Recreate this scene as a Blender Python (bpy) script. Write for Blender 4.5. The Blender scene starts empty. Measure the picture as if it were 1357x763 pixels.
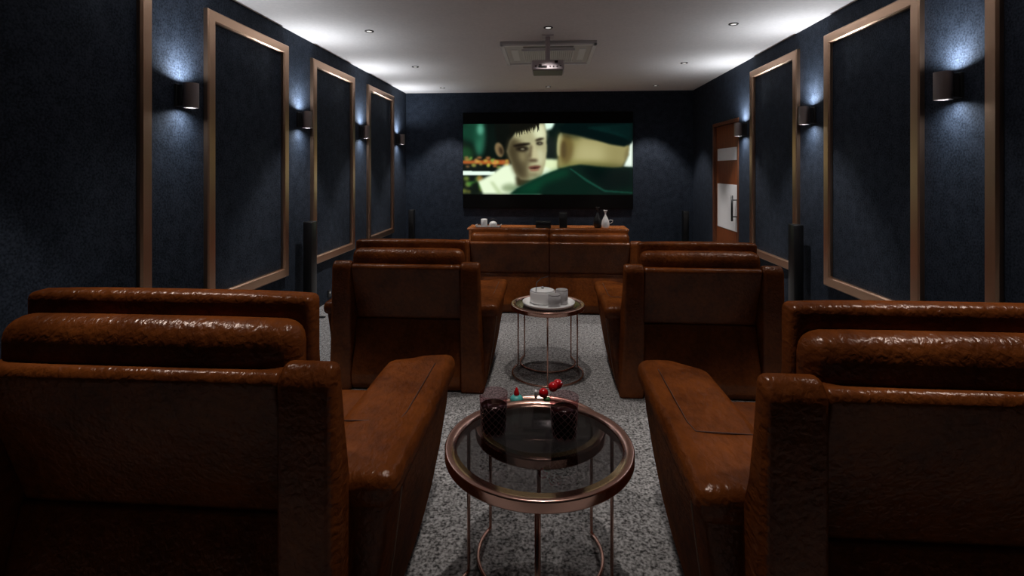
import bpy, bmesh, math, random
import numpy as np
from mathutils import Vector, Matrix
random.seed(7)
C = bpy.context.scene.collection
S = bpy.context.scene
R = math.radians
PI = math.pi

# ------------------------------------------------------------------ camera, world, exposure
cam_d = bpy.data.cameras.new('camera')
cam = bpy.data.objects.new('camera', cam_d); C.objects.link(cam)
cam.location = (0, 0, 1.6)
cam.rotation_euler = (R(90), 0, R(4.05))
cam_d.sensor_width = 36; cam_d.lens = 18.0
cam_d.shift_y = -156.5/1357
cam_d.clip_start = 0.02
S.camera = cam
w = bpy.data.worlds.new('world'); S.world = w; w.use_nodes = True
w.node_tree.nodes['Background'].inputs[0].default_value = (0.02, 0.022, 0.03, 1)
w.node_tree.nodes['Background'].inputs[1].default_value = 0.2
S.view_settings.view_transform = 'Standard'
S.view_settings.look = 'None'
S.view_settings.exposure = 0.0
S.view_settings.gamma = 1.0
S.view_settings.use_curve_mapping = False

DOWN_W = 95.0          # recessed downlights, watts
DOWN_COL = (1.0, 0.93, 0.88)
SCONCE_UP = 50.0
SCONCE_DOWN = 17.0
SCONCE_COL = (0.86, 0.93, 1.0)
SCREEN_E = 1.0

# ------------------------------------------------------------------ room numbers (metres; z=0 is the middle tier)
XL, XR, YB, YA, ZC, ZF = -2.96, 2.90, 10.5, -2.2, 3.195, -0.18
E1, E2 = 3.0, 5.36           # front edges of the two platforms

# ------------------------------------------------------------------ materials
def nt(name):
    m = bpy.data.materials.new(name); m.use_nodes = True
    return m, m.node_tree, m.node_tree.nodes['Principled BSDF']
def setp(b, **k):
    for a, v in k.items():
        b.inputs[a.replace('_', ' ')].default_value = v
def plain(name, col, rough=0.5, metal=0.0, spec=0.5, bump=0, bscale=200, bdist=0.001, coat=0):
    m, t, b = nt(name)
    b.inputs['Base Color'].default_value = (*col, 1)
    b.inputs['Roughness'].default_value = rough
    b.inputs['Metallic'].default_value = metal
    b.inputs['Specular IOR Level'].default_value = spec
    b.inputs['Coat Weight'].default_value = coat
    tc = t.nodes.new('ShaderNodeTexCoord')
    n = t.nodes.new('ShaderNodeTexNoise'); n.inputs['Scale'].default_value = bscale
    t.links.new(tc.outputs['Object'], n.inputs['Vector'])
    mr = t.nodes.new('ShaderNodeMapRange')
    mr.inputs['To Min'].default_value = max(0.02, rough-0.05); mr.inputs['To Max'].default_value = min(1, rough+0.05)
    t.links.new(n.outputs['Fac'], mr.inputs['Value']); t.links.new(mr.outputs[0], b.inputs['Roughness'])
    if bump:
        bp = t.nodes.new('ShaderNodeBump'); bp.inputs['Strength'].default_value = bump; bp.inputs['Distance'].default_value = bdist
        t.links.new(n.outputs['Fac'], bp.inputs['Height']); t.links.new(bp.outputs[0], b.inputs['Normal'])
    return m
def leather():
    m, t, b = nt('brown_leather')
    N = t.nodes; L = t.links
    tc = N.new('ShaderNodeTexCoord')
    mp = N.new('ShaderNodeMapping'); mp.inputs['Rotation'].default_value = (0.3, 0.5, 0.6); mp.inputs['Scale'].default_value = (1.0, 0.55, 1.0)
    L.new(tc.outputs['Object'], mp.inputs['Vector'])
    n1 = N.new('ShaderNodeTexNoise'); n1.inputs['Scale'].default_value = 5; n1.inputs['Detail'].default_value = 5
    L.new(tc.outputs['Object'], n1.inputs['Vector'])
    n3 = N.new('ShaderNodeTexNoise'); n3.inputs['Scale'].default_value = 40; n3.inputs['Detail'].default_value = 4
    L.new(mp.outputs[0], n3.inputs['Vector'])
    mx = N.new('ShaderNodeMix'); mx.data_type = 'FLOAT'; mx.inputs[0].default_value = 0.35
    L.new(n1.outputs['Fac'], mx.inputs[2]); L.new(n3.outputs['Fac'], mx.inputs[3])
    cr = N.new('ShaderNodeValToRGB')
    cr.color_ramp.elements[0].position = 0.3; cr.color_ramp.elements[0].color = (0.062, 0.0150, 0.0034, 1)
    cr.color_ramp.elements[1].position = 0.72; cr.color_ramp.elements[1].color = (0.185, 0.0495, 0.0095, 1)
    L.new(mx.outputs[0], cr.inputs[0]); L.new(cr.outputs[0], b.inputs['Base Color'])
    n2 = N.new('ShaderNodeTexNoise'); n2.inputs['Scale'].default_value = 60; n2.inputs['Detail'].default_value = 3; n2.inputs['Distortion'].default_value = 0.5
    L.new(mp.outputs[0], n2.inputs['Vector'])
    vo = N.new('ShaderNodeTexVoronoi'); vo.inputs['Scale'].default_value = 85; vo.feature = 'SMOOTH_F1'
    L.new(mp.outputs[0], vo.inputs['Vector'])
    ad = N.new('ShaderNodeMath'); ad.operation = 'MULTIPLY_ADD'; ad.inputs[1].default_value = 0.45
    L.new(vo.outputs['Distance'], ad.inputs[0]); L.new(n2.outputs['Fac'], ad.inputs[2])
    bp = N.new('ShaderNodeBump'); bp.inputs['Strength'].default_value = 0.6; bp.inputs['Distance'].default_value = 0.0055
    L.new(ad.outputs[0], bp.inputs['Height'])
    bp2 = N.new('ShaderNodeBump'); bp2.inputs['Strength'].default_value = 0.3; bp2.inputs['Distance'].default_value = 0.02
    n4 = N.new('ShaderNodeTexNoise'); n4.inputs['Scale'].default_value = 9; L.new(tc.outputs['Object'], n4.inputs['Vector'])
    L.new(n4.outputs['Fac'], bp2.inputs['Height']); L.new(bp.outputs[0], bp2.inputs['Normal'])
    L.new(bp2.outputs[0], b.inputs['Normal'])
    gl = N.new('ShaderNodeBsdfGlossy'); gl.inputs['Roughness'].default_value = 0.25; gl.inputs[0].default_value = (1.0, 0.86, 0.78, 1)
    L.new(bp2.outputs[0], gl.inputs['Normal'])
    b.inputs['Specular IOR Level'].default_value = 0.0; b.inputs['Roughness'].default_value = 0.8
    ms = N.new('ShaderNodeMixShader'); ms.inputs[0].default_value = 0.03
    L.new(b.outputs[0], ms.inputs[1]); L.new(gl.outputs[0], ms.inputs[2]); L.new(ms.outputs[0], N['Material Output'].inputs[0])
    return m
def fabric(name, c1, c2, sc=160, big=0.3, div=6, bump=0.4, rough=0.9, dist=0.004, spec=0.2):
    m, t, b = nt(name); N = t.nodes; L = t.links
    tc = N.new('ShaderNodeTexCoord')
    n = N.new('ShaderNodeTexNoise'); n.inputs['Scale'].default_value = sc; n.inputs['Detail'].default_value = 3
    n2 = N.new('ShaderNodeTexNoise'); n2.inputs['Scale'].default_value = sc/div; n2.inputs['Detail'].default_value = 3
    L.new(tc.outputs['Object'], n.inputs['Vector']); L.new(tc.outputs['Object'], n2.inputs['Vector'])
    mx = N.new('ShaderNodeMix'); mx.data_type = 'FLOAT'; mx.inputs[0].default_value = big
    L.new(n.outputs['Fac'], mx.inputs[2]); L.new(n2.outputs['Fac'], mx.inputs[3])
    cr = N.new('ShaderNodeValToRGB')
    cr.color_ramp.elements[0].position = 0.38; cr.color_ramp.elements[0].color = (*c1, 1)
    cr.color_ramp.elements[1].position = 0.62; cr.color_ramp.elements[1].color = (*c2, 1)
    L.new(mx.outputs[0], cr.inputs[0]); L.new(cr.outputs[0], b.inputs['Base Color'])
    bp = N.new('ShaderNodeBump'); bp.inputs['Strength'].default_value = bump; bp.inputs['Distance'].default_value = dist
    L.new(mx.outputs[0], bp.inputs['Height']); L.new(bp.outputs[0], b.inputs['Normal'])
    b.inputs['Roughness'].default_value = rough; b.inputs['Specular IOR Level'].default_value = spec
    return m
def metal(name, col, rough, sx=3, sy=3, sz=160, bump=0.15):
    m, t, b = nt(name); N = t.nodes; L = t.links
    tc = N.new('ShaderNodeTexCoord'); mp = N.new('ShaderNodeMapping'); mp.inputs['Scale'].default_value = (sx, sy, sz)
    L.new(tc.outputs['Object'], mp.inputs['Vector'])
    n = N.new('ShaderNodeTexNoise'); n.inputs['Scale'].default_value = 3; n.inputs['Detail'].default_value = 4
    L.new(mp.outputs[0], n.inputs['Vector'])
    bp = N.new('ShaderNodeBump'); bp.inputs['Strength'].default_value = bump; bp.inputs['Distance'].default_value = 0.002
    L.new(n.outputs['Fac'], bp.inputs['Height']); L.new(bp.outputs[0], b.inputs['Normal'])
    b.inputs['Base Color'].default_value = (*col, 1); b.inputs['Metallic'].default_value = 1; b.inputs['Roughness'].default_value = rough
    return m
def tinted_glass(name, tint, rough=0.02, ior=1.45):
    m = bpy.data.materials.new(name); m.use_nodes = True
    t = m.node_tree; N = t.nodes; L = t.links; N.clear()
    o = N.new('ShaderNodeOutputMaterial'); mx = N.new('ShaderNodeMixShader')
    tr = N.new('ShaderNodeBsdfTransparent'); tr.inputs[0].default_value = (*tint, 1)
    gl = N.new('ShaderNodeBsdfGlossy'); gl.inputs['Roughness'].default_value = rough
    fr = N.new('ShaderNodeFresnel'); fr.inputs[0].default_value = ior
    ge = N.new('ShaderNodeNewGeometry'); iv = N.new('ShaderNodeMath'); iv.operation = 'SUBTRACT'; iv.inputs[0].default_value = 1.0
    L.new(ge.outputs['Backfacing'], iv.inputs[1]); mu = N.new('ShaderNodeMath'); mu.operation = 'MULTIPLY'
    L.new(fr.outputs[0], mu.inputs[0]); L.new(iv.outputs[0], mu.inputs[1])
    L.new(mu.outputs[0], mx.inputs[0]); L.new(tr.outputs[0], mx.inputs[1]); L.new(gl.outputs[0], mx.inputs[2])
    L.new(mx.outputs[0], o.inputs[0])
    return m
def emis(name, col, s):
    m, t, b = nt(name)
    b.inputs['Base Color'].default_value = (*col, 1)
    b.inputs['Emission Color'].default_value = (*col, 1); b.inputs['Emission Strength'].default_value = s
    return m
def wood(name, c1, c2, rough=0.35, scale=(1, 14, 1.2), spec=0.5):
    m, t, b = nt(name); N = t.nodes; L = t.links
    tc = N.new('ShaderNodeTexCoord'); mp = N.new('ShaderNodeMapping'); mp.inputs['Scale'].default_value = scale
    L.new(tc.outputs['Object'], mp.inputs['Vector'])
    n = N.new('ShaderNodeTexNoise'); n.inputs['Scale'].default_value = 3; n.inputs['Detail'].default_value = 6; n.inputs['Distortion'].default_value = 0.6
    L.new(mp.outputs[0], n.inputs['Vector'])
    cr = N.new('ShaderNodeValToRGB')
    cr.color_ramp.elements[0].position = 0.35; cr.color_ramp.elements[0].color = (*c1, 1)
    cr.color_ramp.elements[1].position = 0.65; cr.color_ramp.elements[1].color = (*c2, 1)
    L.new(n.outputs['Fac'], cr.inputs[0]); L.new(cr.outputs[0], b.inputs['Base Color'])
    b.inputs['Roughness'].default_value = rough; b.inputs['Specular IOR Level'].default_value = spec
    return m

M = {}
M['leather'] = leather()
M['seam'] = plain('dark_brown_stitching', (0.05, 0.014, 0.006), 0.6)
M['piping'] = plain('tan_leather_piping', (0.35, 0.22, 0.14), 0.4)
M['wall'] = fabric('navy_wallcovering', (0.0095, 0.0138, 0.0222), (0.034, 0.045, 0.067), sc=70, bump=0.6, rough=0.8, dist=0.004, spec=0.15)
M['carpet'] = fabric('grey_carpet', (0.045, 0.043, 0.042), (0.40, 0.39, 0.385), big=0.35, div=2.2, sc=88, bump=0.9, rough=0.95, dist=0.008, spec=0.1)
M['ceiling'] = fabric('white_plaster', (0.74, 0.695, 0.675), (0.79, 0.74, 0.72), sc=25, bump=0.03, rough=0.9, dist=0.001)
M['bronze'] = metal('brushed_rose_bronze', (0.72, 0.46, 0.31), 0.30, 3, 3, 120, 0.25)
M['copper'] = metal('polished_copper', (0.86, 0.52, 0.42), 0.22, 3, 3, 3, 0.02)
M['sconce'] = metal('hammered_dark_metal', (0.38, 0.32, 0.31), 0.45, 30, 30, 30, 0.4)
M['black'] = plain('black_lacquer', (0.006, 0.006, 0.007), 0.35)
M['blackmatte'] = plain('black_plastic', (0.008, 0.008, 0.009), 0.6, bump=0.2)
M['cloth'] = plain('black_speaker_cloth', (0.004, 0.004, 0.005), 0.9, bump=0.4, bscale=600)
M['white'] = plain('white_ceramic', (0.86, 0.85, 0.84), 0.25, coat=0.3)
M['greyglass'] = plain('frosted_grey_glass', (0.36, 0.34, 0.34), 0.35)
M['glass'] = tinted_glass('smoked_glass', (0.50, 0.49, 0.49))
M['tumbler'] = tinted_glass('clear_glass', (0.90, 0.78, 0.80), 0.03, 1.4)
M['cutglass'] = plain('frosted_cut_lines', (0.16, 0.11, 0.12), 0.3, spec=0.8)
M['cola'] = plain('dark_cola', (0.012, 0.003, 0.003), 0.1, spec=0.6)
M['red'] = plain('cherry_red', (0.60, 0.008, 0.012), 0.18, coat=0.6)
M['green'] = plain('leaf_green', (0.03, 0.16, 0.03), 0.5)
M['teal'] = plain('turquoise_glaze', (0.10, 0.50, 0.46), 0.4)
M['steel'] = plain('steel_pick', (0.6, 0.6, 0.6), 0.25, metal=1)
M['acwhite'] = plain('white_enamel', (0.62, 0.60, 0.60), 0.45)
M['aclight'] = plain('bright_white_enamel', (0.85, 0.84, 0.84), 0.45)
M['acdark'] = plain('grey_slot', (0.20, 0.19, 0.19), 0.7)
M['projgrey'] = plain('grey_plastic', (0.12, 0.12, 0.115), 0.5)
M['projwhite'] = plain('lilac_white_plastic', (0.60, 0.53, 0.56), 0.45)
M['doorwood'] = wood('orange_door_veneer', (0.17, 0.045, 0.014), (0.26, 0.075, 0.024), 0.4, (6, 10, 0.8))
M['doorframe'] = wood('door_frame_wood', (0.10, 0.032, 0.014), (0.15, 0.05, 0.02), 0.45, (10, 10, 0.8))
M['frost'] = plain('frosted_white_glass', (0.88, 0.88, 0.9), 0.3)
M['console'] = wood('orange_console_wood', (0.42, 0.13, 0.035), (0.60, 0.20, 0.055), 0.22, (1, 10, 4))
M['lens'] = emis('downlight_lens', (1.0, 0.95, 0.9), 0.6)
M['ring'] = plain('brushed_nickel_ring', (0.07, 0.065, 0.06), 0.35, metal=1)
M['slens'] = emis('sconce_lens', (0.8, 0.9, 1.0), 2.5)
M['screenblack'] = plain('screen_black_border', (0.002, 0.002, 0.002), 0.7, spec=0.1)

# ------------------------------------------------------------------ mesh helpers
def obj(name, bm, mat, parent=None, smooth=True, wn=False, loc=None):
    bmesh.ops.recalc_face_normals(bm, faces=bm.faces[:])
    me = bpy.data.meshes.new(name); bm.to_mesh(me); bm.free()
    me.materials.append(M[mat] if isinstance(mat, str) else mat)
    if smooth:
        for p in me.polygons: p.use_smooth = True
    o = bpy.data.objects.new(name, me); C.objects.link(o)
    if parent: o.parent = parent
    if loc: o.location = loc
    if wn:
        md = o.modifiers.new('wn', 'WEIGHTED_NORMAL'); md.keep_sharp = False; md.weight = 100
    return o
def tag(o, label, cat, group=None):
    o['label'] = label; o['category'] = cat
    if group: o['group'] = group
    return o
def thing(name, label, cat, loc=(0, 0, 0), rz=0, group=None):
    o = bpy.data.objects.new(name, None); C.objects.link(o); o.empty_display_size = 0.1
    o.location = loc; o.rotation_euler = (0, 0, rz)
    return tag(o, label, cat, group)
def struct(o):
    o['kind'] = 'structure'; return o
def copy_tree(o, parent=None):
    c = o.copy(); C.objects.link(c)
    if parent: c.parent = parent
    for ch in [x for x in bpy.data.objects if x.parent == o]:
        copy_tree(ch, c)
    return c
def box_into(bm, a, b, bev=0, seg=2):
    tmp = bmesh.new(); bmesh.ops.create_cube(tmp, size=1)
    for v in tmp.verts:
        v.co = Vector([(a[i]+b[i])/2 + v.co[i]*(b[i]-a[i]) for i in range(3)])
    if bev: bmesh.ops.bevel(tmp, geom=tmp.edges[:], offset=bev, segments=seg, profile=0.5, affect='EDGES')
    me = bpy.data.meshes.new('t'); tmp.to_mesh(me); tmp.free(); bm.from_mesh(me); bpy.data.meshes.remove(me)
    return bm
def box(a, b, bev=0, seg=2): return box_into(bmesh.new(), a, b, bev, seg)
def prism_x(prof, x0, x1, bev=0, seg=3, xf=None):
    """polygon in (y,z) extruded from x0 to x1"""
    bm = bmesh.new()
    A = [bm.verts.new((x0, y, z)) for y, z in prof]; B = [bm.verts.new((x1, y, z)) for y, z in prof]
    n = len(prof); bm.faces.new(A); bm.faces.new(B[::-1])
    for i in range(n): bm.faces.new((A[i], B[i], B[(i+1) % n], A[(i+1) % n]))
    if xf:
        for v in bm.verts: v.co = Vector(xf(v.co))
    bmesh.ops.recalc_face_normals(bm, faces=bm.faces[:])
    if bev: bmesh.ops.bevel(bm, geom=bm.edges[:], offset=bev, segments=seg, profile=0.5, affect='EDGES', clamp_overlap=True)
    return bm
def soft(a, b, r, bulge=(0, 0, 0), n=10, f=None):
    """rounded, pillowed box from corner a to corner b"""
    bm = bmesh.new()
    h = [(b[i]-a[i])/2 for i in range(3)]; c = [(b[i]+a[i])/2 for i in range(3)]
    r = min(r, min(h)*0.98)
    def axis(hh):
        t = r/hh
        e = [-1, -1+t*0.12, -1+t*0.3, -1+t*0.55, -1+t]
        m = [(-1+t)+(2-2*t)*k/n for k in range(1, n)]
        return e+m+[-x for x in e[::-1]]
    ax = [axis(q) for q in h]
    vs = {}
    def V(i, j, k):
        key = (i, j, k)
        if key in vs: return vs[key]
        u = (ax[0][i], ax[1][j], ax[2][k])
        p = Vector([u[q]*h[q] for q in range(3)])
        inn = Vector([max(-(h[q]-r), min(h[q]-r, p[q])) for q in range(3)])
        d = p-inn
        if d.length > 1e-9: p = inn+d.normalized()*r
        q0, q1, q2 = p.x/h[0], p.y/h[1], p.z/h[2]
        P = [p.x + bulge[0]*q0*(1-q1*q1)*(1-q2*q2), p.y + bulge[1]*q1*(1-q0**4)*(1-q2*q2), p.z + bulge[2]*q2*(1-q0**4)*(1-q1*q1)]
        P = [P[q]+c[q] for q in range(3)]
        if f: P = f(P)
        vs[key] = bm.verts.new(P); return vs[key]
    L = [len(q)-1 for q in ax]
    for s in (0, L[0]):
        for j in range(L[1]):
            for k in range(L[2]): bm.faces.new((V(s, j, k), V(s, j+1, k), V(s, j+1, k+1), V(s, j, k+1)))
    for s in (0, L[1]):
        for i in range(L[0]):
            for k in range(L[2]): bm.faces.new((V(i, s, k), V(i+1, s, k), V(i+1, s, k+1), V(i, s, k+1)))
    for s in (0, L[2]):
        for i in range(L[0]):
            for j in range(L[1]): bm.faces.new((V(i, j, s), V(i+1, j, s), V(i+1, j+1, s), V(i, j+1, s)))
    return bm
def lathe(prof, seg=48, closed=False, c=(0, 0, 0), fr=None):
    bm = bmesh.new(); rows = []
    for j, (r, z) in enumerate(prof):
        if r < 1e-6: rows.append([bm.verts.new((c[0], c[1], c[2]+z))])
        else:
            row = []
            for i in range(seg):
                a = 2*PI*i/seg; rr = fr(r, z, a) if fr else r
                row.append(bm.verts.new((c[0]+rr*math.cos(a), c[1]+rr*math.sin(a), c[2]+z)))
            rows.append(row)
    pr = list(zip(rows, rows[1:])) + ([(rows[-1], rows[0])] if closed else [])
    for A, B in pr:
        for i in range(seg):
            k = (i+1) % seg
            if len(A) == 1 and len(B) == 1: continue
            if len(A) == 1: bm.faces.new((A[0], B[i], B[k]))
            elif len(B) == 1: bm.faces.new((A[i], A[k], B[0]))
            else: bm.faces.new((A[i], A[k], B[k], B[i]))
    return bm
def tube_into(bm, pts, r, seg=10, closed=False):
    pts = [Vector(p) for p in pts]; n = len(pts); rows = []
    up = Vector((0, 0, 1))
    for i, p in enumerate(pts):
        if closed: d = pts[(i+1) % n]-pts[i-1]
        else: d = pts[min(i+1, n-1)]-pts[max(i-1, 0)]
        d.normalize()
        u = up if abs(d.z) < 0.95 else Vector((1, 0, 0))
        s = d.cross(u).normalized(); t = s.cross(d).normalized()
        rows.append([bm.verts.new(p+s*math.cos(2*PI*k/seg)*r+t*math.sin(2*PI*k/seg)*r) for k in range(seg)])
    for i in range(n if closed else n-1):
        A, B = rows[i], rows[(i+1) % n]
        for k in range(seg): bm.faces.new((A[k], A[(k+1) % seg], B[(k+1) % seg], B[k]))
    if not closed: bm.faces.new(rows[0][::-1]); bm.faces.new(rows[-1])
    return bm
def tube(pts, r, seg=10, closed=False): return tube_into(bmesh.new(), pts, r, seg, closed)
def cyl(r, z0, z1, seg=32, c=(0, 0), bev=0.0):
    if bev: return lathe([(0, z0), (r-bev, z0), (r, z0+bev), (r, z1-bev), (r-bev, z1), (0, z1)], seg, c=(c[0], c[1], 0))
    return lathe([(0, z0), (r, z0), (r, z1), (0, z1)], seg, c=(c[0], c[1], 0))
def ball(r, c, seg=20, sc=(1, 1, 1)):
    bm = bmesh.new(); bmesh.ops.create_uvsphere(bm, u_segments=seg, v_segments=seg//2+2, radius=r)
    for v in bm.verts: v.co = Vector((v.co.x*sc[0]+c[0], v.co.y*sc[1]+c[1], v.co.z*sc[2]+c[2]))
    return bm
def spot(name, loc, energy, col, size, blend, rot=(0, 0, 0), radius=0.03, parent=None):
    d = bpy.data.lights.new(name, 'SPOT'); d.energy = energy; d.color = col
    d.spot_size = R(size); d.spot_blend = blend; d.shadow_soft_size = radius
    o = bpy.data.objects.new(name, d); C.objects.link(o); o.location = loc; o.rotation_euler = rot
    if parent: o.parent = parent
    return o

# ------------------------------------------------------------------ room shell
T = 0.15
struct(obj('floor', box((XL-T, YA-T, ZF-0.2), (XR+T, YB+T, ZF)), 'carpet', smooth=False))
struct(obj('ceiling', box((XL-T, YA-T, ZC), (XR+T, YB+T, ZC+0.15)), 'ceiling', smooth=False))
struct(obj('wall_left', box((XL-T, YA-T, ZF), (XL, YB+T, ZC)), 'wall', smooth=False))
struct(obj('wall_front', box((XL, YB, ZF), (XR, YB+T, ZC)), 'wall', smooth=False))
struct(obj('wall_back', box((XL, YA-T, ZF), (XR, YA, ZC)), 'wall', smooth=False))
# right wall with an opening for the door
DY0, DY1, DZ = 8.03, 9.25, 2.40
bm = bmesh.new()
box_into(bm, (XR, YA-T, ZF), (XR+T, DY0, ZC)); box_into(bm, (XR, DY1, ZF), (XR+T, YB+T, ZC)); box_into(bm, (XR, DY0, DZ), (XR+T, DY1, ZC))
struct(obj('wall_right', bm, 'wall', smooth=False))
struct(obj('floor_middle_tier', box((XL, YA, ZF), (XR, E2, 0.0), 0.0), 'carpet', smooth=False))
struct(obj('floor_rear_tier', box((XL, YA, 0.0), (XR, E1, 0.18), 0.0), 'carpet', smooth=False))

# door in the right wall
door = obj('door_1', box((XR+0.035, DY0+0.06, ZF+0.005), (XR+0.075, DY1-0.06, DZ-0.06)), 'doorwood', smooth=False); struct(door)
bm = bmesh.new()
for a, b in (((XR-0.012, DY0, ZF), (XR+0.12, DY0+0.055, DZ)), ((XR-0.012, DY1-0.055, ZF), (XR+0.12, DY1, DZ)), ((XR-0.012, DY0+0.055, DZ-0.055), (XR+0.12, DY1-0.055, DZ))):
    box_into(bm, a, b, 0.004, 1)
obj('door_frame', bm, 'doorframe', door, smooth=False)
for z0, z1 in ((1.6+0.155, 1.6+0.36), (1.6-0.97, 1.6-0.235)):
    obj('glass_panel', box((XR+0.028, DY0+0.075, z0), (XR+0.036, DY1-0.14, z1), 0.002, 1), 'frost', door, smooth=False)
bm = bmesh.new(); hy = DY0+0.17
tube_into(bm, [(XR-0.045, hy, 1.6-0.80), (XR-0.045, hy, 1.6-0.40)], 0.016, 12)
for z in (0.87, 1.13): tube_into(bm, [(XR-0.045, hy, z), (XR+0.03, hy, z)], 0.009, 10)
obj('door_handle', bm, 'black', door)

# ------------------------------------------------------------------ wall frames (rose bronze mouldings)
def wall_frame(x, side, yc, label, L=1.38):
    """side=+1: on the left wall, protruding to +x"""
    t = thing('wall_frame', label, 'wall panel moulding', (x, yc, 0), 0, 'bronze wall frames')
    y0, y1 = -L/2, L/2; z0, z1, b, d = 0.405, 2.995, 0.10, 0.045
    bm = bmesh.new()
    # mitred frame as one ring
    sec = [(0, 0), (b, 0), (b, 0.6*d), (b-0.01, d), (0.012, d), (0, d-0.01)]
    cor = [((y0, z0), (1, 1)), ((y1, z0), (-1, 1)), ((y1, z1), (-1, -1)), ((y0, z1), (1, -1))]
    rows = []
    for (cy, cz), (sy, sz) in cor:
        rows.append([bm.verts.new((side*dd, cy+sy*o_, cz+sz*o_)) for o_, dd in sec])
    for i in range(4):
        A, B = rows[i], rows[(i+1) % 4]
        for k in range(len(sec)): bm.faces.new((A[k], A[(k+1) % len(sec)], B[(k+1) % len(sec)], B[k]))
    obj('moulding', bm, 'bronze', t, smooth=False)
    return t
for yc, lb in ((2.90, 'bronze rectangular wall frame nearest the camera on the left wall, cut by the photo edge'),
               (4.90, 'large bronze rectangular frame on the left wall between the first two lit sconces'),
               (6.88, 'bronze frame on the left wall between the second and third sconces'),
               (8.86, 'furthest bronze frame on the left wall, before the last left sconce')):
    wall_frame(XL, 1, yc, lb)
for yc, lb in ((2.89, 'bronze frame at the right edge of the photo, beside the nearest right sconce'),
               (4.86, 'large bronze rectangular frame on the right wall between the two nearest right sconces'),
               (6.82, 'bronze frame on the right wall nearest to the wooden door')):
    wall_frame(XR, -1, yc, lb)

# ------------------------------------------------------------------ sconces
def sconce(x, side, y, label):
    t = thing('wall_sconce', label, 'wall lamp', (x, y, 2.195), 0, 'up and down wall sconces')
    cx = side*0.105; r = 0.056; h = 0.098
    obj('shade', lathe([(r-0.006, -h), (r, -h), (r, h), (r-0.006, h), (r-0.006, -h)], 40, c=(cx, 0, 0)), 'sconce', t, wn=True)
    obj('back_plate', box((min(0, side*0.02), -0.05, -0.09), (max(0, side*0.02), 0.05, 0.09), 0.004, 1), 'blackmatte', t, smooth=False)
    bm = box((min(side*0.018, side*(0.105-r+0.004)), -0.03, -0.085), (max(side*0.018, side*(0.105-r+0.004)), 0.03, 0.085), 0.003, 1)
    obj('bracket', bm, 'blackmatte', t, smooth=False)
    obj('lamp_module', cyl(r-0.006, -0.072, 0.072, 24, c=(cx, 0)), 'blackmatte', t)
    bm = cyl(0.022, 0.072, 0.078, 20, c=(cx, 0))
    obj('lens', bm, 'slens', t); obj('lens', cyl(0.022, -0.078, -0.072, 20, c=(cx, 0)), 'slens', t)
    spot('sconce_up_light', (cx, 0, 0.085), SCONCE_UP, SCONCE_COL, 165, 1.0, (PI, 0, 0), 0.02, t)
    spot('sconce_down_light', (cx, 0, -0.085), SCONCE_DOWN, SCONCE_COL, 165, 1.0, (0, 0, 0), 0.02, t)
    return t
for y, lb in ((3.91, 'nearest metal wall sconce on the left wall, shining up and down'),
              (5.89, 'second sconce from the camera on the left wall'),
              (7.88, 'third sconce from the camera on the left wall'),
              (9.84, 'last sconce on the left wall, by the front corner')):
    sconce(XL, 1, y, lb)
for y, lb in ((3.84, 'nearest metal wall sconce on the right wall, beside the edge frame'),
              (5.82, 'middle sconce on the right wall between two bronze frames'),
              (7.77, 'sconce on the right wall just in front of the wooden door')):
    sconce(XR, -1, y, lb)

# ------------------------------------------------------------------ recessed downlights
dl_labels = {(-1, 0): 'recessed ceiling downlight in the nearest row, on the left', (0, 0): 'recessed ceiling downlight in the nearest row, in front of the projector pole',
             (1, 0): 'recessed ceiling downlight in the nearest row, on the right', (-1, 1): 'recessed downlight in the middle row, on the left side of the ceiling',
             (1, 1): 'recessed downlight in the middle row, on the right side of the ceiling', (-1, 2): 'recessed downlight in the furthest row, left of the screen',
             (0, 2): 'recessed downlight in the furthest row, just above the screen centre', (1, 2): 'recessed downlight in the furthest row, right of the screen'}
DX = {-1: -2.05, 0: 0.0, 1: 2.02}
for (ix, iy), lb in dl_labels.items():
    t = thing('recessed_downlight', lb, 'ceiling light', (DX[ix], 5.75+2.04*iy, ZC), 0, 'recessed downlights in the ceiling')
    obj('trim_ring', lathe([(0.034, 0.0), (0.052, 0.0), (0.052, -0.006), (0.046, -0.011), (0.036, -0.009), (0.034, 0)], 32), 'ring', t)
    obj('lens', cyl(0.030, -0.006, -0.002, 24), 'lens', t)
    spot('downlight_light', (0, 0, -0.02), DOWN_W*(1.0 if ix == 0 else 1.5), DOWN_COL, 74, 0.4, (0, 0, 0), 0.03, t)
for ix in (-1, 0, 1):                 # the rows of the same lights over and behind the camera
    for y, k in ((3.71, 1.0 if ix == 0 else 0.4), (1.67, 0.95), (-0.37, 0.3)):
        spot('downlight_light', (DX[ix], y, ZC-0.02), DOWN_W*k, DOWN_COL, {3.71: 74, 1.67: 75, -0.37: 66}[y], 0.5 if y > 3 else 0.25, (0, 0, 0), 0.03)

# ------------------------------------------------------------------ air conditioning cassette
t = thing('ceiling_air_conditioner', 'square white ceiling cassette air conditioner behind the projector', 'air conditioner', (0, 6.95, ZC))
bm = bmesh.new(); q = 0.60
pr = [(0, 0), (0.0, -0.035), (0.03, -0.05), (q-0.05, -0.05), (q-0.05, 0)]
box_into(bm, (-q, -q, -0.035), (q, q, 0), 0.008, 2)
obj('panel', bm, 'acwhite', t, smooth=False)
bm = bmesh.new()
for a, b in (((-q, -q, -0.055), (q, -q+0.05, -0.03)), ((-q, q-0.05, -0.055), (q, q, -0.03)), ((-q, -q, -0.055), (-q+0.05, q, -0.03)), ((q-0.05, -q, -0.055), (q, q, -0.03))):
    box_into(bm, a, b, 0.006, 1)
obj('border', bm, 'aclight', t, smooth=False)
for sx in (-1, 1):
    obj('air_slot', box((sx*0.44-0.045, -0.32, -0.042), (sx*0.44+0.045, 0.34, -0.033), 0.002, 1), 'aclight', t, smooth=False)
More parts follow.
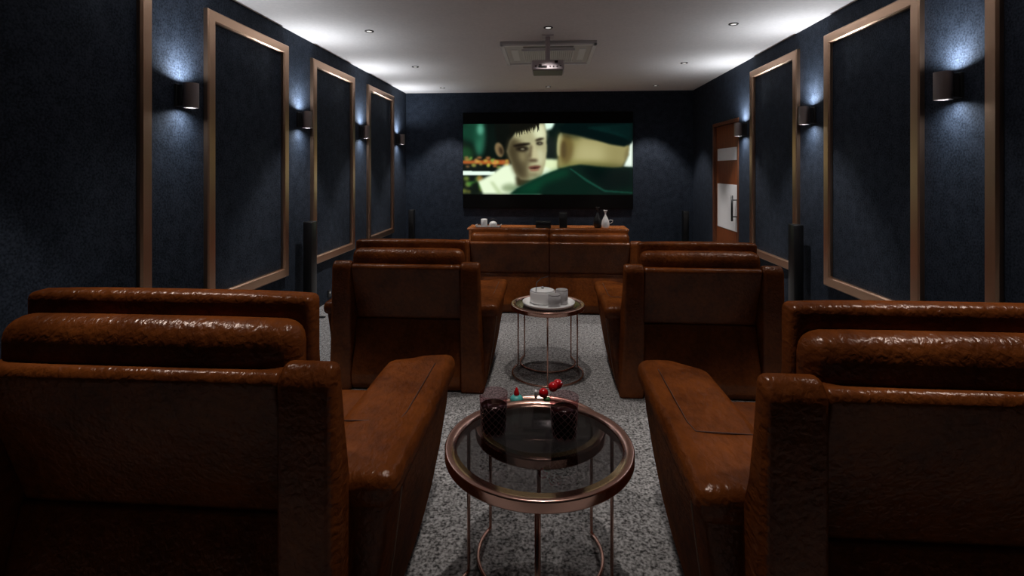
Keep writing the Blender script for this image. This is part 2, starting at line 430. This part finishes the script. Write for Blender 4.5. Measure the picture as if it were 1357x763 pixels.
for sy in (-1, 1):
    obj('air_slot', box((-0.32, sy*0.44-0.04, -0.040), (0.32, sy*0.44+0.04, -0.033), 0.002, 1), 'acdark', t, smooth=False)
bm = bmesh.new()
for k in range(25):
    x = -0.325+0.65*k/24
    box_into(bm, (x-0.0075, -0.31, -0.062), (x+0.0075, 0.36, -0.034))
for y in (-0.32, 0.36): box_into(bm, (-0.345, y-0.012, -0.063), (0.345, y+0.012, -0.034))
obj('grille', bm, 'aclight', t, smooth=False)

# ------------------------------------------------------------------ projector
t = thing('ceiling_projector', 'white projector hanging on a short ceiling pole', 'projector', (-0.005, 6.1, ZC))
pz0, pz1 = 1.6+1.172-ZC, 1.6+1.288-ZC
obj('body', box((-0.19, -0.10, pz0), (0.19, 0.28, pz1), 0.018, 3), 'projwhite', t)
obj('underside', box((-0.175, -0.085, pz0-0.006), (0.175, 0.265, pz0+0.002), 0.002, 1), 'projgrey', t, smooth=False)
obj('pole', box((-0.028, 0.0, pz1-0.005), (0.028, 0.056, 0), 0.006, 2), 'projwhite', t)
obj('mount_plate', box((-0.07, -0.05, -0.012), (0.07, 0.10, 0), 0.003, 1), 'projwhite', t, smooth=False)
obj('lens', lathe([(0, 0), (0.035, 0), (0.038, 0.01), (0.03, 0.02), (0, 0.02)], 24), 'black', t).matrix_local = Matrix.Translation((0.08, 0.275, (pz0+pz1)/2)) @ Matrix.Rotation(-PI/2, 4, 'X')
bm = bmesh.new(); zc = (pz0+pz1)/2
for x0, x1, za, zb in ((-0.15, -0.13, -0.022, -0.008), (-0.105, -0.072, -0.008, 0.004), (-0.11, -0.01, -0.030, -0.012), (0.02, 0.034, -0.026, -0.014), (0.06, 0.076, -0.028, -0.014), (0.10, 0.12, -0.028, -0.016), (0.142, 0.155, -0.02, -0.008), (0.08, 0.118, 0.020, 0.048)):
    obj('port', box((x0, -0.105, zc+za), (x1, -0.098, zc+zb)), 'black', t, smooth=False)

# ------------------------------------------------------------------ projection screen with the film picture
scr = thing('projection_screen', 'large wall-mounted cinema screen showing two men face to face', 'screen', (-0.025, YB, 0))
SX0, SX1 = -1.73, 1.73
SZ0, SZ1 = 1.6-50.5*10.5/678.5, 1.6+76*10.5/678.5
obj('frame', box((SX0, -0.05, SZ0), (SX1, 0, SZ1), 0.006, 1), 'screenblack', scr, smooth=False)
GW, GH = 420, 176
U, V = np.meshgrid(np.linspace(102, 1052, GW), np.linspace(143, 541, GH))
IM = np.zeros((GH, GW, 3))
def blur(a, k):
    if k < 1: return a
    for ax in (0, 1):
        for _ in range(2):
            p = np.pad(a, [(k, k) if q == ax else (0, 0) for q in range(a.ndim)], mode='edge')
            c = np.cumsum(p, axis=ax); c = np.insert(c, 0, 0, axis=ax)
            n = a.shape[ax]
            a = (np.take(c, range(2*k+1, 2*k+1+n), axis=ax)-np.take(c, range(0, n), axis=ax))/(2*k+1)
    return a
def poly(pts):
    ins = np.zeros(U.shape, bool); n = len(pts)
    for i in range(n):
        x0, y0 = pts[i]; x1, y1 = pts[(i+1) % n]
        if y0 == y1: continue
        c = ((y0 > V) != (y1 > V)) & (U < (x1-x0)*(V-y0)/(y1-y0)+x0)
        ins ^= c
    return ins.astype(float)
def ell(cx, cy, rx, ry, a=0):
    c, s = math.cos(R(a)), math.sin(R(a)); dx, dy = U-cx, V-cy
    return (((dx*c+dy*s)/rx)**2+((-dx*s+dy*c)/ry)**2 < 1).astype(float)
def paint(mask, col, k=1, op=1.0):
    global IM
    m = (blur(mask, k)*op)[..., None]
    col = np.array(col, float) if not callable(col) else col()
    IM = IM*(1-m)+col/255.0*m
IM[:] = np.array((6, 16, 12))/255
rng = np.random.RandomState(3)
paint(ell(195, 215, 32, 110), (50, 125, 95), 6, .8); paint(ell(150, 190, 60, 60), (20, 70, 50), 8, .8); paint(ell(120, 310, 40, 40), (15, 60, 30), 6)
paint(ell(200, 175, 18, 30), (110, 190, 160), 4, .7); paint(ell(270, 240, 20, 90), (8, 20, 16), 4)
paint(poly([(102, 350), (365, 345), (365, 375), (102, 368)]), (190, 95, 40), 2, .9)
for _ in range(34):
    paint(ell(rng.uniform(110, 360), rng.uniform(330, 390), rng.uniform(6, 16), rng.uniform(5, 11)), (rng.uniform(120, 230), rng.uniform(110, 190), 70), 2, .75)
for _ in range(16):
    paint(ell(rng.uniform(105, 230), rng.uniform(445, 535), rng.uniform(10, 20), rng.uniform(8, 20)), (rng.uniform(60, 170), rng.uniform(110, 170), 60), 3, .7)
paint(poly([(102, 408), (285, 412), (285, 434), (102, 432)]), (235, 255, 240), 1)
# white light behind the face
paint(poly([(555, 143), (625, 143), (610, 180), (570, 185)]), (225, 255, 235), 3)
paint(poly([(560, 190), (650, 160), (650, 350), (575, 340)]), (8, 22, 18), 4)
paint(poly([(560, 340), (640, 345), (640, 410), (540, 440)]), (225, 240, 190), 3)
# bare shoulders
paint(poly([(185, 470), (260, 430), (330, 380), (400, 365), (470, 430), (560, 380), (600, 400), (540, 541), (215, 541), (200, 500)]), (235, 250, 215), 3)
paint(ell(370, 505, 50, 24), (110, 130, 90), 5, .7); paint(poly([(255, 470), (275, 470), (330, 541), (300, 541)]), (170, 190, 140), 3, .6)
paint(poly([(150, 541), (150, 480), (185, 470), (205, 541)]), (8, 20, 12), 3)
# neck and head
paint(poly([(345, 310), (400, 370), (420, 490), (520, 460), (540, 420), (430, 330)]), (75, 65, 42), 3)
paint(poly([(400, 440), (520, 445), (440, 500), (405, 495)]), (55, 50, 30), 4)
paint(poly([(285, 143), (560, 143), (520, 230), (400, 300), (350, 330), (300, 260), (285, 200)]), (9, 13, 10), 3)
paint(ell(308, 290, 24, 42, -15), (125, 105, 72), 2); paint(ell(318, 295, 10, 24, -15), (40, 30, 20), 3)
face = poly([(370, 235), (400, 190), (450, 175), (500, 150), (560, 143), (572, 200), (578, 290), (566, 370), (552, 425), (525, 452), (480, 462), (430, 455), (400, 420), (372, 350), (352, 300)])
paint(face, (172, 168, 128), 2)
paint(face*poly([(340, 200), (430, 240), (490, 330), (470, 390), (480, 470), (330, 470)]), (92, 82, 56), 6, .9)
paint(face*ell(540, 190, 40, 45), (225, 230, 190), 6, .9); paint(face*ell(535, 330, 26, 45), (205, 205, 165), 6, .8)
paint(face*ell(430, 330, 26, 30), (150, 140, 100), 6, .7)
paint(face*poly([(340, 200), (400, 240), (420, 330), (450, 400), (440, 470), (330, 470)]), (58, 50, 32), 7, .75)
for k in range(30):
    x = 372+k*5.4+rng.uniform(-3, 3); l = rng.uniform(38, 82)*(1 if x < 480 else .75); sx = rng.uniform(-16, 12)
    paint(poly([(x-6, 143), (x+6, 143), (x+4+sx*.5, 143+l*.6), (x+sx, 143+l), (x-3+sx*.4, 143+l*.6)]), (16, 15, 10), 0 if k % 2 else 1, .9)
paint(poly([(372, 143), (500, 143), (480, 165), (400, 190), (360, 240)]), (12, 13, 9), 4, .85)
paint(ell(435, 262, 50, 9, -8), (24, 18, 12), 2); paint(ell(438, 284, 38, 15), (30, 24, 16), 3); paint(ell(535, 232, 26, 7, -14), (36, 28, 18), 2); paint(ell(535, 254, 20, 10), (34, 28, 20), 2)
paint(ell(440, 286, 12, 5), (130, 125, 100), 1, .8); paint(ell(537, 255, 8, 4), (130, 125, 100), 1, .8)
paint(poly([(492, 250), (505, 250), (530, 340), (510, 350), (482, 345)]), (195, 188, 145), 3, .8)
paint(ell(500, 350, 26, 9), (60, 42, 28), 3, .9); paint(poly([(480, 260), (495, 270), (488, 340), (472, 330)]), (80, 66, 44), 3, .8)
paint(ell(507, 388, 36, 9, -5), (92, 44, 36), 2, .9); paint(ell(508, 402, 28, 8, -5), (140, 84, 66), 2, .8); paint(ell(508, 393, 26, 3, -5), (30, 8, 8), 1)
paint(ell(500, 430, 28, 8), (85, 75, 50), 4, .6)
# man from behind
paint(poly([(620, 143), (1052, 143), (1052, 230), (700, 230), (640, 210), (600, 190)]), (7, 22, 20), 3)
paint(poly([(640, 205), (690, 195), (800, 230), (1030, 262), (1040, 300), (1010, 360), (990, 395), (640, 395), (636, 300)]), (150, 142, 92), 3)
paint(poly([(740, 240), (900, 260), (900, 390), (720, 390)]), (186, 180, 128), 14, .8); paint(poly([(660, 340), (900, 365), (980, 395), (640, 395)]), (150, 150, 85), 6, .6)
paint(ell(650, 260, 16, 66, 6), (200, 200, 150), 2); paint(ell(685, 285, 34, 85, 4), (84, 62, 34), 5, .9); paint(ell(672, 290, 14, 50), (44, 24, 16), 3)
paint(poly([(640, 200), (700, 196), (760, 215), (720, 300), (700, 395), (640, 395)]), (120, 112, 58), 9, .5); paint(ell(840, 385, 180, 26), (96, 92, 44), 8, .6); paint(ell(700, 205, 70, 14, 12), (20, 28, 18), 6, .7)
paint(ell(1020, 310, 12, 40, 15), (120, 110, 70), 3, .8)
paint(poly([(1035, 255), (1052, 240), (1052, 392), (1000, 385), (1030, 320)]), (240, 255, 240), 2)
paint(poly([(680, 143), (1045, 143), (1051, 200), (1045, 255), (1005, 274), (930, 262), (860, 240), (780, 215), (690, 200), (655, 190), (640, 160)]), (2, 16, 16), 2)
for k in range(7): paint(poly([(800+k*30, 165+k*7), (1045, 150+k*15), (1045, 156+k*15), (810+k*30, 175+k*7)]), (10, 60, 54), 2, .4)
sh = poly([(365, 541), (410, 505), (460, 480), (560, 430), (640, 400), (700, 382), (760, 373), (860, 385), (940, 392), (1052, 388), (1052, 541)])
paint(sh, (2, 28, 20), 2)
paint(sh*poly([(365, 541), (480, 470), (620, 410), (700, 395), (700, 430), (560, 480), (520, 541)]), (3, 60, 38), 8, .9)
paint(sh*poly([(760, 385), (1052, 400), (1052, 500), (900, 520), (800, 440)]), (1, 13, 12), 8, .9)
paint(sh*poly([(700, 395), (712, 395), (800, 455), (900, 515), (1052, 527), (1052, 533), (895, 525), (790, 465)]), (30, 100, 80), 1, .5)
IM = np.clip(IM, 0, 1)
LIN = np.where(IM <= 0.04045, IM/12.92, ((IM+0.055)/1.055)**2.4)*1.02
px0, px1 = SX0+0.0, SX1-0.0
pz1, pz0 = 1.6+61*10.5/678.5, 1.6-32.5*10.5/678.5
me = bpy.data.meshes.new('film_picture')
xs = np.linspace(px0+0.005, px1-0.005, GW); zs = np.linspace(pz1, pz0, GH)
X, Z = np.meshgrid(xs, zs)
co = np.stack([X.ravel(), np.full(X.size, -0.0505), Z.ravel()], 1)
fs = [(j*GW+i, (j+1)*GW+i, (j+1)*GW+i+1, j*GW+i+1) for j in range(GH-1) for i in range(GW-1)]
me.from_pydata(co.tolist(), [], fs)
ca = me.color_attributes.new('picture', 'FLOAT_COLOR', 'POINT')
ca.data.foreach_set('color', np.concatenate([LIN.reshape(-1, 3), np.ones((GW*GH, 1))], 1).ravel().astype(np.float32))
m, tt, b = nt('film_picture'); at = tt.nodes.new('ShaderNodeAttribute'); at.attribute_name = 'picture'
b.inputs['Base Color'].default_value = (0.01, 0.01, 0.01, 1); b.inputs['Roughness'].default_value = 0.9; b.inputs['Specular IOR Level'].default_value = 0.0
tt.links.new(at.outputs['Color'], b.inputs['Emission Color']); b.inputs['Emission Strength'].default_value = SCREEN_E
me.materials.append(m)
pic = bpy.data.objects.new('film_picture', me); C.objects.link(pic); pic.parent = scr
pic['label'] = 'glowing film picture of a young man facing a man in a dark green cap'

# ------------------------------------------------------------------ recliners
def wing_bm(s, w, hs=1.0, x1=0.14):
    prof = [(0.0, 0.90*hs), (0.035, 0.94*hs), (0.075, 0.935*hs), (0.10, 0.78*hs), (0.14, 0.60*hs), (0.24, 0.42*hs), (0.32, 0.0), (0.02, 0.0), (0.0, 0.45*hs)]
    def xf(c):
        z = c.z; flare = 0.03*max(0, 1-z/0.5)**1.2
        out = abs(c.x) > w+x1/2
        return (c.x+(s*flare if out else 0), c.y, c.z)
    return prism_x(prof, s*w, s*(w+x1), 0.022, 4, xf)
def side_bm(s, w, hs=1.0):
    prof = [(0.14, 0.54*hs), (0.14, 0.0), (0.62, 0.0), (0.78, 0.03), (0.90, 0.11), (0.975, 0.25), (1.0, 0.42), (1.0, 0.54*hs)]
    def xf(c):
        out = abs(c.x) > w+0.1
        return (c.x-(s*0.075*max(0, 1-c.z/0.54)**1.3 if out else 0), c.y, c.z)
    return prism_x(prof, s*(w-0.03), s*(w+0.24), 0.025, 4, xf)
def arm_bm(s, w, hs=1.0):
    def f(p):
        # inner front corner is cut back, near end slightly lower and rounder
        x, y, z = p
        t = (x*s-(w-0.02))/0.28
        if y > 0.85 and t < 0.5: y -= (0.5-t)*0.22*(y-0.85)/0.18
        z += 0.004*math.sin(x*21+y*7)*(1 if z > 0.56 else 0)
        return (x, y, z)
    x0, x1 = sorted((s*(w-0.02), s*(w+0.262)))
    return soft((x0, 0.115, 0.515*hs), (x1, 1.035, 0.612*hs), 0.04, (0, 0.0, 0.006), 10, f)
def make_recliner(name, label, seats, sw, group, hs=1.0):
    """seats side by side, each sw wide; origin at the floor under the middle of the back"""
    t = thing(name, label, 'armchair' if seats == 1 else 'sofa', group=group)
    W = seats*sw/2
    for s in (-1, 1):
        obj('back_wing', wing_bm(s, W, hs), 'leather', t)
        obj('side_panel', side_bm(s, W, hs), 'leather', t)
        obj('armrest', arm_bm(s, W, hs), 'leather', t)
        xs_ = s*(W+0.195)
        obj('stitched_seam', tube([(s*(W+0.012), 0.40, 0.6165*hs), (s*(W+0.12), 0.405, 0.6175*hs), (s*(W+0.185), 0.41, 0.6165*hs), (xs_, 0.47, 0.6165*hs), (xs_, 0.65, 0.6165*hs), (xs_, 0.90, 0.6155*hs)], 0.0022, 6), 'seam', t)
        obj('piping', tube([(s*(W+0.2405-0.075*(1-z/0.54)**1.3), 0.27, z) for z in [0.53-0.05*q for q in range(11)]], 0.0018, 6), 'piping', t)
    for k in range(seats):
        a, b = -W+k*sw, -W+(k+1)*sw
        a2, b2 = a+0.001, b-0.001
        # upper back panel leaning under, recessed a little between the wings
        prof = [(0.006, 0.895*hs), (0.022, 0.917*hs), (0.09, 0.917*hs), (0.22, 0.48*hs), (0.140, 0.475*hs), (0.030, 0.80*hs)]
        obj('back_panel', prism_x(prof, a2, b2, 0.012, 3), 'leather', t)
        prof = [(0.118, 0.50*hs), (0.30, 0.50*hs), (0.30, 0.01), (0.045, 0.01), (0.02, 0.05), (0.010, 0.12)]
        obj('lower_back_panel', prism_x(prof, a2, b2, 0.010, 3), 'leather', t)
        wd = 0.018 if seats == 1 else -0.018
        sg = 0.015 if seats == 1 else 0.0
        def lean(p): return (p[0], p[1]+0.22*max(0, 0.88-p[2]), p[2])
        obj('head_cushion', soft((a-sg-0.002, 0.056, 0.80*hs), (b+sg+0.002, 0.175, 1.022*hs), 0.057, (0, 0.01, 0.004), 9), 'leather', t)
        obj('backrest', soft((a-sg-0.004, 0.148, 0.40*hs), (b+sg+0.004 if seats == 1 else b-0.002, 0.222, 1.073*hs), 0.020, (0, 0.012, 0.008), 9, lean), 'leather', t)
        obj('seat_cushion', soft((a+0.03 if k == 0 else a, 0.30, 0.30), (b-0.03 if k == seats-1 else b, 1.0, 0.465*hs), 0.045, (0, 0.01, 0.015), 9), 'leather', t)
        obj('footrest', soft((a+0.032 if k == 0 else a, 0.93, 0.09), (b-0.032 if k == seats-1 else b, 1.02, 0.33), 0.03, (0, 0.01, 0), 6), 'leather', t)
    return t
G1 = 'brown leather recliners'
rec = make_recliner('recliner_armchair', 'brown leather recliner in the near row, left of the copper table', 1, 0.797, G1)
rec.location = (-1.063, 1.2, 0.18)
for x, y, z, lb in ((1.036, 1.2, 0.18, 'brown leather recliner in the near row, right of the copper table'),
                    (-1.026, 3.6, 0.0, 'brown leather recliner in the middle row, left of the table with the white tray'),
                    (1.066, 3.6, 0.0, 'brown leather recliner in the middle row, right of the table with the white tray')):
    c = copy_tree(rec); c.location = (x, y, z); c['label'] = lb
sofa = make_recliner('recliner_sofa', 'two seat brown leather sofa in the row nearest the screen', 2, 0.985, None, 0.97)
sofa.location = (0.012, 6.30, ZF)

# ------------------------------------------------------------------ nests of copper tables
def ring_prof(ro, ri, z0, z1):
    b = 0.006
    return [(ri, z0), (ro-b, z0), (ro-b*0.3, z0+b*0.3), (ro, z0+b), (ro, z1-b), (ro-b*0.3, z1-b*0.3), (ro-b, z1), (ri, z1)]
def side_table(name, r, h, label, group, loc):
    t = thing(name, label, 'side table', loc, 0, group)
    obj('rim', lathe(ring_prof(r, r-0.036, h-0.036, h), 96, True), 'copper', t, wn=True)
    obj('glass_top', lathe([(0, h-0.018), (r-0.0345, h-0.018), (r-0.0345, h-0.006), (0, h-0.006)], 72), 'glass', t, smooth=False)
    rb = r-0.012
    obj('floor_arc', tube([(rb*math.cos(-PI/2+R(a)), rb*math.sin(-PI/2+R(a)), 0.007) for a in range(-120, 121, 5)], 0.0065, 10), 'copper', t)
    for k in range(3):
        a = -PI/2+2*PI*k/3
        x, y = rb*math.cos(a), rb*math.sin(a)
        obj('leg', tube([(x, y, 0.008), (x, y, h-0.03)], 0.006, 12), 'copper', t)
    return t
g2 = 'nesting copper side tables'
side_table('side_table', 0.300, 0.55, 'larger copper rimmed smoked glass table in front, holding two dark drinks', g2, (-0.03, 1.645, 0.18))
side_table('side_table', 0.240, 0.485, 'lower copper nesting table tucked behind the near drinks table', g2, (-0.03, 1.895, 0.18))
side_table('side_table', 0.290, 0.55, 'copper rimmed round table in the middle row, carrying a white tray', g2, (-0.005, 4.05, 0.0))
side_table('side_table', 0.240, 0.485, 'lower copper nesting table behind the one with the white tray', g2, (-0.005, 4.27, 0.0))

# ------------------------------------------------------------------ drinks
def drink(label, loc):
    t = thing('drinking_glass', label, 'glass', loc, 0, 'cut glass tumblers of dark drink')
    def fr(r, z, a):
        if 0.012 < z < 0.098 and r > 0.03:
            u = a*14/(2*PI); v = z/0.021
            d = abs(((u+v/2) % 1)-0.5)*2; e = abs(((u-v/2) % 1)-0.5)*2
            return r-0.0032*max(1-d*3.2, 1-e*3.2, 0)
        return r
    prof = [(0, 0.0), (0.036, 0.0), (0.0385, 0.003)] + [(0.039+0.0085*(z/0.138), z) for z in [0.008+0.003*k for k in range(31)]] + [(0.0464, 0.105), (0.0475, 0.137), (0.0465, 0.138), (0.0455, 0.137), (0.0445, 0.105), (0.036, 0.012), (0, 0.012)]
    obj('glass_body', lathe(prof, 112, fr=fr), 'tumbler', t)
    bm = bmesh.new()
    for k in range(12):
        for sg in (-1, 1):
            pts = []
            for q in range(17):
                z = 0.010+0.092*q/16; a = 2*PI*k/12+sg*2.1*q/16; r = 0.0392+0.0085*z/0.138
                pts.append((r*math.cos(a), r*math.sin(a), z))
            tube_into(bm, pts, 0.0008, 5)
    obj('cut_pattern', bm, 'cutglass', t)
    obj('drink', lathe([(0, 0.0125)]+[(0.0350+0.0070*(z-0.0125)/0.0855, z) for z in [0.0125+0.00285*k for k in range(31)]]+[(0, 0.098)], 112, fr=lambda r, z, a: fr(r, z, a) if r > 0.02 else r), 'cola', t)
    return t
ZT = 0.18+0.55-0.006
drink('left cut glass tumbler of dark drink on the near table', (-0.181, 1.69, ZT+0.0005))
drink('right cut glass tumbler of dark drink on the near table, beside the cherries', (0.052, 1.68, ZT+0.0005))
t = thing('cherry_garnish', 'bright red cherries on a pick hanging at the rim of the right drink', 'cherries', (0.052, 1.68, ZT+0.138))
for p in ((-0.068, 0.028, -0.004), (-0.036, 0.026, 0.018), (-0.020, 0.040, 0.022)):
    ch = obj('cherry', ball(0.0165, p, 20, (1, 1, 0.95)), 'red', t)
obj('pick', tube([(-0.088, 0.030, -0.012), (-0.036, 0.028, 0.018), (0.02, 0.034, 0.042)], 0.0012, 8), 'steel', t)
obj('leaf', soft((-0.068, 0.012, -0.028), (-0.044, 0.030, -0.016), 0.006, n=3), 'green', t)
obj('white_slice', soft((-0.098, 0.024, -0.024), (-0.088, 0.040, 0.002), 0.004, n=3), 'white', t)
zs_ = 0.18+0.485-0.006
t = thing('dessert_cup', 'tiny turquoise cup topped with a red berry behind the near table', 'dessert', (-0.125, 2.02, zs_))
obj('cup', lathe([(0, 0), (0.018, 0), (0.024, 0.03), (0.0265, 0.034), (0.022, 0.045), (0.012, 0.052), (0, 0.053)], 28, fr=lambda r, z, a: r*(1+0.05*math.cos(10*a))), 'teal', t)
obj('berry', lathe([(0, 0.045), (0.009, 0.047), (0.0115, 0.056), (0.008, 0.070), (0.003, 0.080), (0, 0.083)], 20), 'red', t)

# ------------------------------------------------------------------ tea set on the middle table
zt = 0.55-0.006
tray = obj('round_tray', lathe([(0, 0), (0.170, 0), (0.200, 0.012), (0.205, 0.028), (0.198, 0.030), (0.188, 0.016), (0.165, 0.010), (0, 0.010)], 64), 'white', loc=(0.003, 4.02, zt+0.0005))
tag(tray, 'round white tray on the middle copper table', 'tray')
zz = zt+0.011
t = thing('tea_pot', 'low wide white pot with a lid and thin wire handle on the round tray', 'teapot', (-0.045, 4.05, zz))
obj('body', lathe([(0, 0), (0.088, 0), (0.098, 0.008), (0.100, 0.02), (0.100, 0.085), (0.097, 0.092), (0, 0.092)], 56), 'white', t)
obj('lid', lathe([(0, 0.092), (0.093, 0.092), (0.096, 0.097), (0.08, 0.104), (0.03, 0.108), (0, 0.109)], 56), 'white', t)
obj('knob', ball(0.013, (0, 0, 0.116), 16, (1, 1, .7)), 'greyglass', t)
obj('handle', tube([(-0.048, -0.075, 0.088), (-0.05, -0.073, 0.11), (-0.045, -0.045, 0.165), (-0.01, 0.0, 0.19), (0.045, 0.04, 0.198)], 0.0028, 8), 'black', t)
def cup(label, loc, r, h, group='grey glass cups on the round tray'):
    t = thing('tea_cup', label, 'cup', loc, 0, group)
    obj('body', lathe([(0, 0), (r-0.006, 0), (r, 0.006), (r, h), (r-0.003, h), (r-0.005, 0.012), (0, 0.012)], 36), 'greyglass', t)
    obj('lid', cyl(r-0.001, h+0.0005, h+0.008, 36, bev=0.002), 'greyglass', t)
    return t
cup('taller grey glass cup on the right of the round tray', (0.105, 4.015, zz+0.0), 0.048, 0.105)
cup('shorter grey glass cup at the near edge of the round tray', (0.046, 3.915, zz+0.0), 0.046, 0.09)

# ------------------------------------------------------------------ console under the screen
CH = 1.6-1.115-ZF      # height of the top above its floor
con = thing('media_console', 'long orange brown wooden console under the screen', 'cabinet', (-0.02, 0, ZF))
cy0, cy1 = 9.72, 10.36
obj('top', box((-1.53, cy0, CH-0.035), (1.53, cy1, CH), 0.004, 1), 'console', con, smooth=False)
obj('body', box((-1.50, cy0+0.03, 0.08), (1.50, cy1-0.01, CH-0.035), 0.003, 1), 'console', con, smooth=False)
obj('plinth', box((-1.45, cy0+0.07, 0.0), (1.45, cy1-0.04, 0.08)), 'blackmatte', con, smooth=False)
for k in range(4):
    d = obj('door', box((-1.49+k*0.747, cy0+0.012, 0.10), (-1.49+k*0.747+0.739, cy0+0.0295, CH-0.045), 0.003, 1), 'console', con, smooth=False)
    hx = -1.49+k*0.747+(0.68 if k % 2 == 0 else 0.06)
    obj('handle', tube([(hx, cy0+0.004, 0.32), (hx, cy0+0.004, 0.50)], 0.007, 8), 'black', d)
zc_ = ZF+CH
def at(px, Y):
    u = (px-678.5)/678.5; k = R(4.05)
    return (u*math.cos(k)-math.sin(k))/(math.cos(k)+u*math.sin(k))*Y
YI = 9.86
tr = obj('serving_tray', bmesh.new(), 'greyglass')
bm = bmesh.new(); box_into(bm, (-0.21, -0.12, 0), (0.21, 0.12, 0.012), 0.003, 1)
for s in (-1, 1):
    box_into(bm, (s*0.215-0.008, -0.12, 0.004), (s*0.215+0.008, 0.12, 0.055), 0.003, 1); box_into(bm, (-0.21, s*0.115-0.006, 0.004), (0.21, s*0.115+0.006, 0.028), 0.002, 1)
for v in bm.verts:
    v.co.x *= 1+0.12*max(0, v.co.z/0.055)
bm.to_mesh(tr.data); bm.free(); tr.data.materials.clear(); tr.data.materials.append(M['greyglass'])
tr.location = (at(647.5, YI), YI, zc_+0.0005)
tag(tr, 'grey rectangular tray at the left end of the console', 'tray')
t = obj('ceramic_cup', lathe([(0, 0), (0.055, 0), (0.062, 0.006), (0.062, 0.145), (0.057, 0.150), (0.05, 0.150), (0.05, 0.02), (0, 0.02)], 36), 'white', loc=(at(641.5, YI), YI, zc_+0.0135))
tag(t, 'tall pale cup standing on the console tray', 'cup')
t = thing('ceramic_teapot', 'small round white teapot on the console tray', 'teapot', (at(653.5, YI), YI, zc_+0.0135))
obj('body', lathe([(0, 0), (0.045, 0), (0.07, 0.02), (0.078, 0.05), (0.070, 0.082), (0.04, 0.104), (0, 0.11)], 36), 'white', t)
obj('handle', tube([(-0.07, 0, 0.09)]+[(0.085*math.cos(a), 0, 0.09+0.065*math.sin(a)) for a in [PI*k/10 for k in range(9, 0, -1)]]+[(0.07, 0, 0.09)], 0.004, 8), 'black', t)
t = thing('media_player', 'black flat media player on the console, left of centre', 'media player', (at(720, YI), YI, zc_))
obj('body', box((-0.145, -0.10, 0.012), (0.145, 0.12, 0.125), 0.006, 2), 'black', t)
for sx in (-1, 1): obj('foot', cyl(0.018, 0, 0.0125, 16, c=(sx*0.11, -0.06)), 'blackmatte', t)
t = thing('bookshelf_speaker', 'small upright black speaker standing on the console centre', 'speaker', (at(746.3, YI), YI, zc_))
obj('cabinet', box((-0.073, -0.09, 0), (0.073, 0.10, 0.295), 0.005, 2), 'black', t)
obj('grille', box((-0.066, -0.098, 0.01), (0.066, -0.0902, 0.285), 0.003, 1), 'cloth', t)
def vase(label, x, y, mat, h, w):
    t = thing('bottle_vase', label, 'vase', (x, y, zc_), 0, 'slim necked vases on the console')
    P = [(0, 0), (0.6, 0), (0.92, 0.08), (1.0, 0.22), (0.86, 0.42), (0.5, 0.60), (0.24, 0.70), (0.17, 0.78), (0.22, 0.86), (0.46, 0.97), (0.5, 1.0), (0.42, 1.0), (0.14, 0.84), (0, 0.8)]
    obj('body', lathe([(a*w, b*h) for a, b in P], 36), mat, t)
    return t
vase('dark slim necked vase behind the white one on the console', at(792.2, 9.93), 9.93, 'black', 0.40, 0.085)
v = vase('white slim necked vase with a side handle on the console', at(802.3, 9.82), 9.82, 'white', 0.35, 0.078)
obj('handle', tube([(0.060, 0, 0.11), (0.10, 0, 0.10), (0.135, 0, 0.13), (0.14, 0, 0.155), (0.10, 0, 0.165), (0.05, 0, 0.155)], 0.007, 10), 'white', v)

# ------------------------------------------------------------------ tower speakers
def tower(label, x, y, h, rz=0, s=1):
    t = thing('tower_speaker', label, 'speaker', (x, y, ZF), rz, 'black tower speakers by the walls')
    obj('base_plate', box((-0.13, -0.15, 0), (0.13, 0.15, 0.015), 0.003, 1), 'black', t, smooth=False)
    obj('cabinet', box((-0.052, -0.060, 0.03), (0.052, 0.085, h), 0.008, 2), 'black', t)
    obj('stem', box((-0.04, -0.045, 0.014), (0.04, 0.06, 0.031)), 'blackmatte', t, smooth=False)
    g = obj('grille', box((-0.045, 0.0852, 0.34), (0.045, 0.094, h-0.02), 0.003, 1), 'cloth', t)
    for z in (0.12, 0.24):
        d = obj('driver', lathe([(0, 0.004), (0.012, 0.006), (0.02, 0.002), (0.036, 0.010), (0.041, 0.012), (0.043, 0.0), (0, 0.0)], 28), 'blackmatte', t)
        d.matrix_local = Matrix.Translation((0, 0.0852, z)) @ Matrix.Rotation(-PI/2, 4, 'X')
    return t
tower('black tower speaker by the left wall, behind the near left recliner', -2.81, 5.86, 1.17)
tower('black tower speaker by the right wall, beside the middle row', 2.765, 5.93, 1.17)
tower('black tower speaker in the far left corner beside the screen wall', at(546, 9.9), 9.9, 1.0, PI)
tower('black tower speaker in the far right corner beside the screen wall', at(908, 9.95), 9.95, 1.0, PI)

# wall socket low on the left wall
t = thing('wall_socket', 'small black wall socket low on the left wall', 'socket', (XL, 6.74, ZF+0.11))
obj('plate', box((0, -0.05, -0.05), (0.012, 0.05, 0.05), 0.004, 2), 'black', t)
obj('switch', box((0.012, -0.012, -0.005), (0.018, 0.012, 0.02), 0.002, 1), 'white', t)
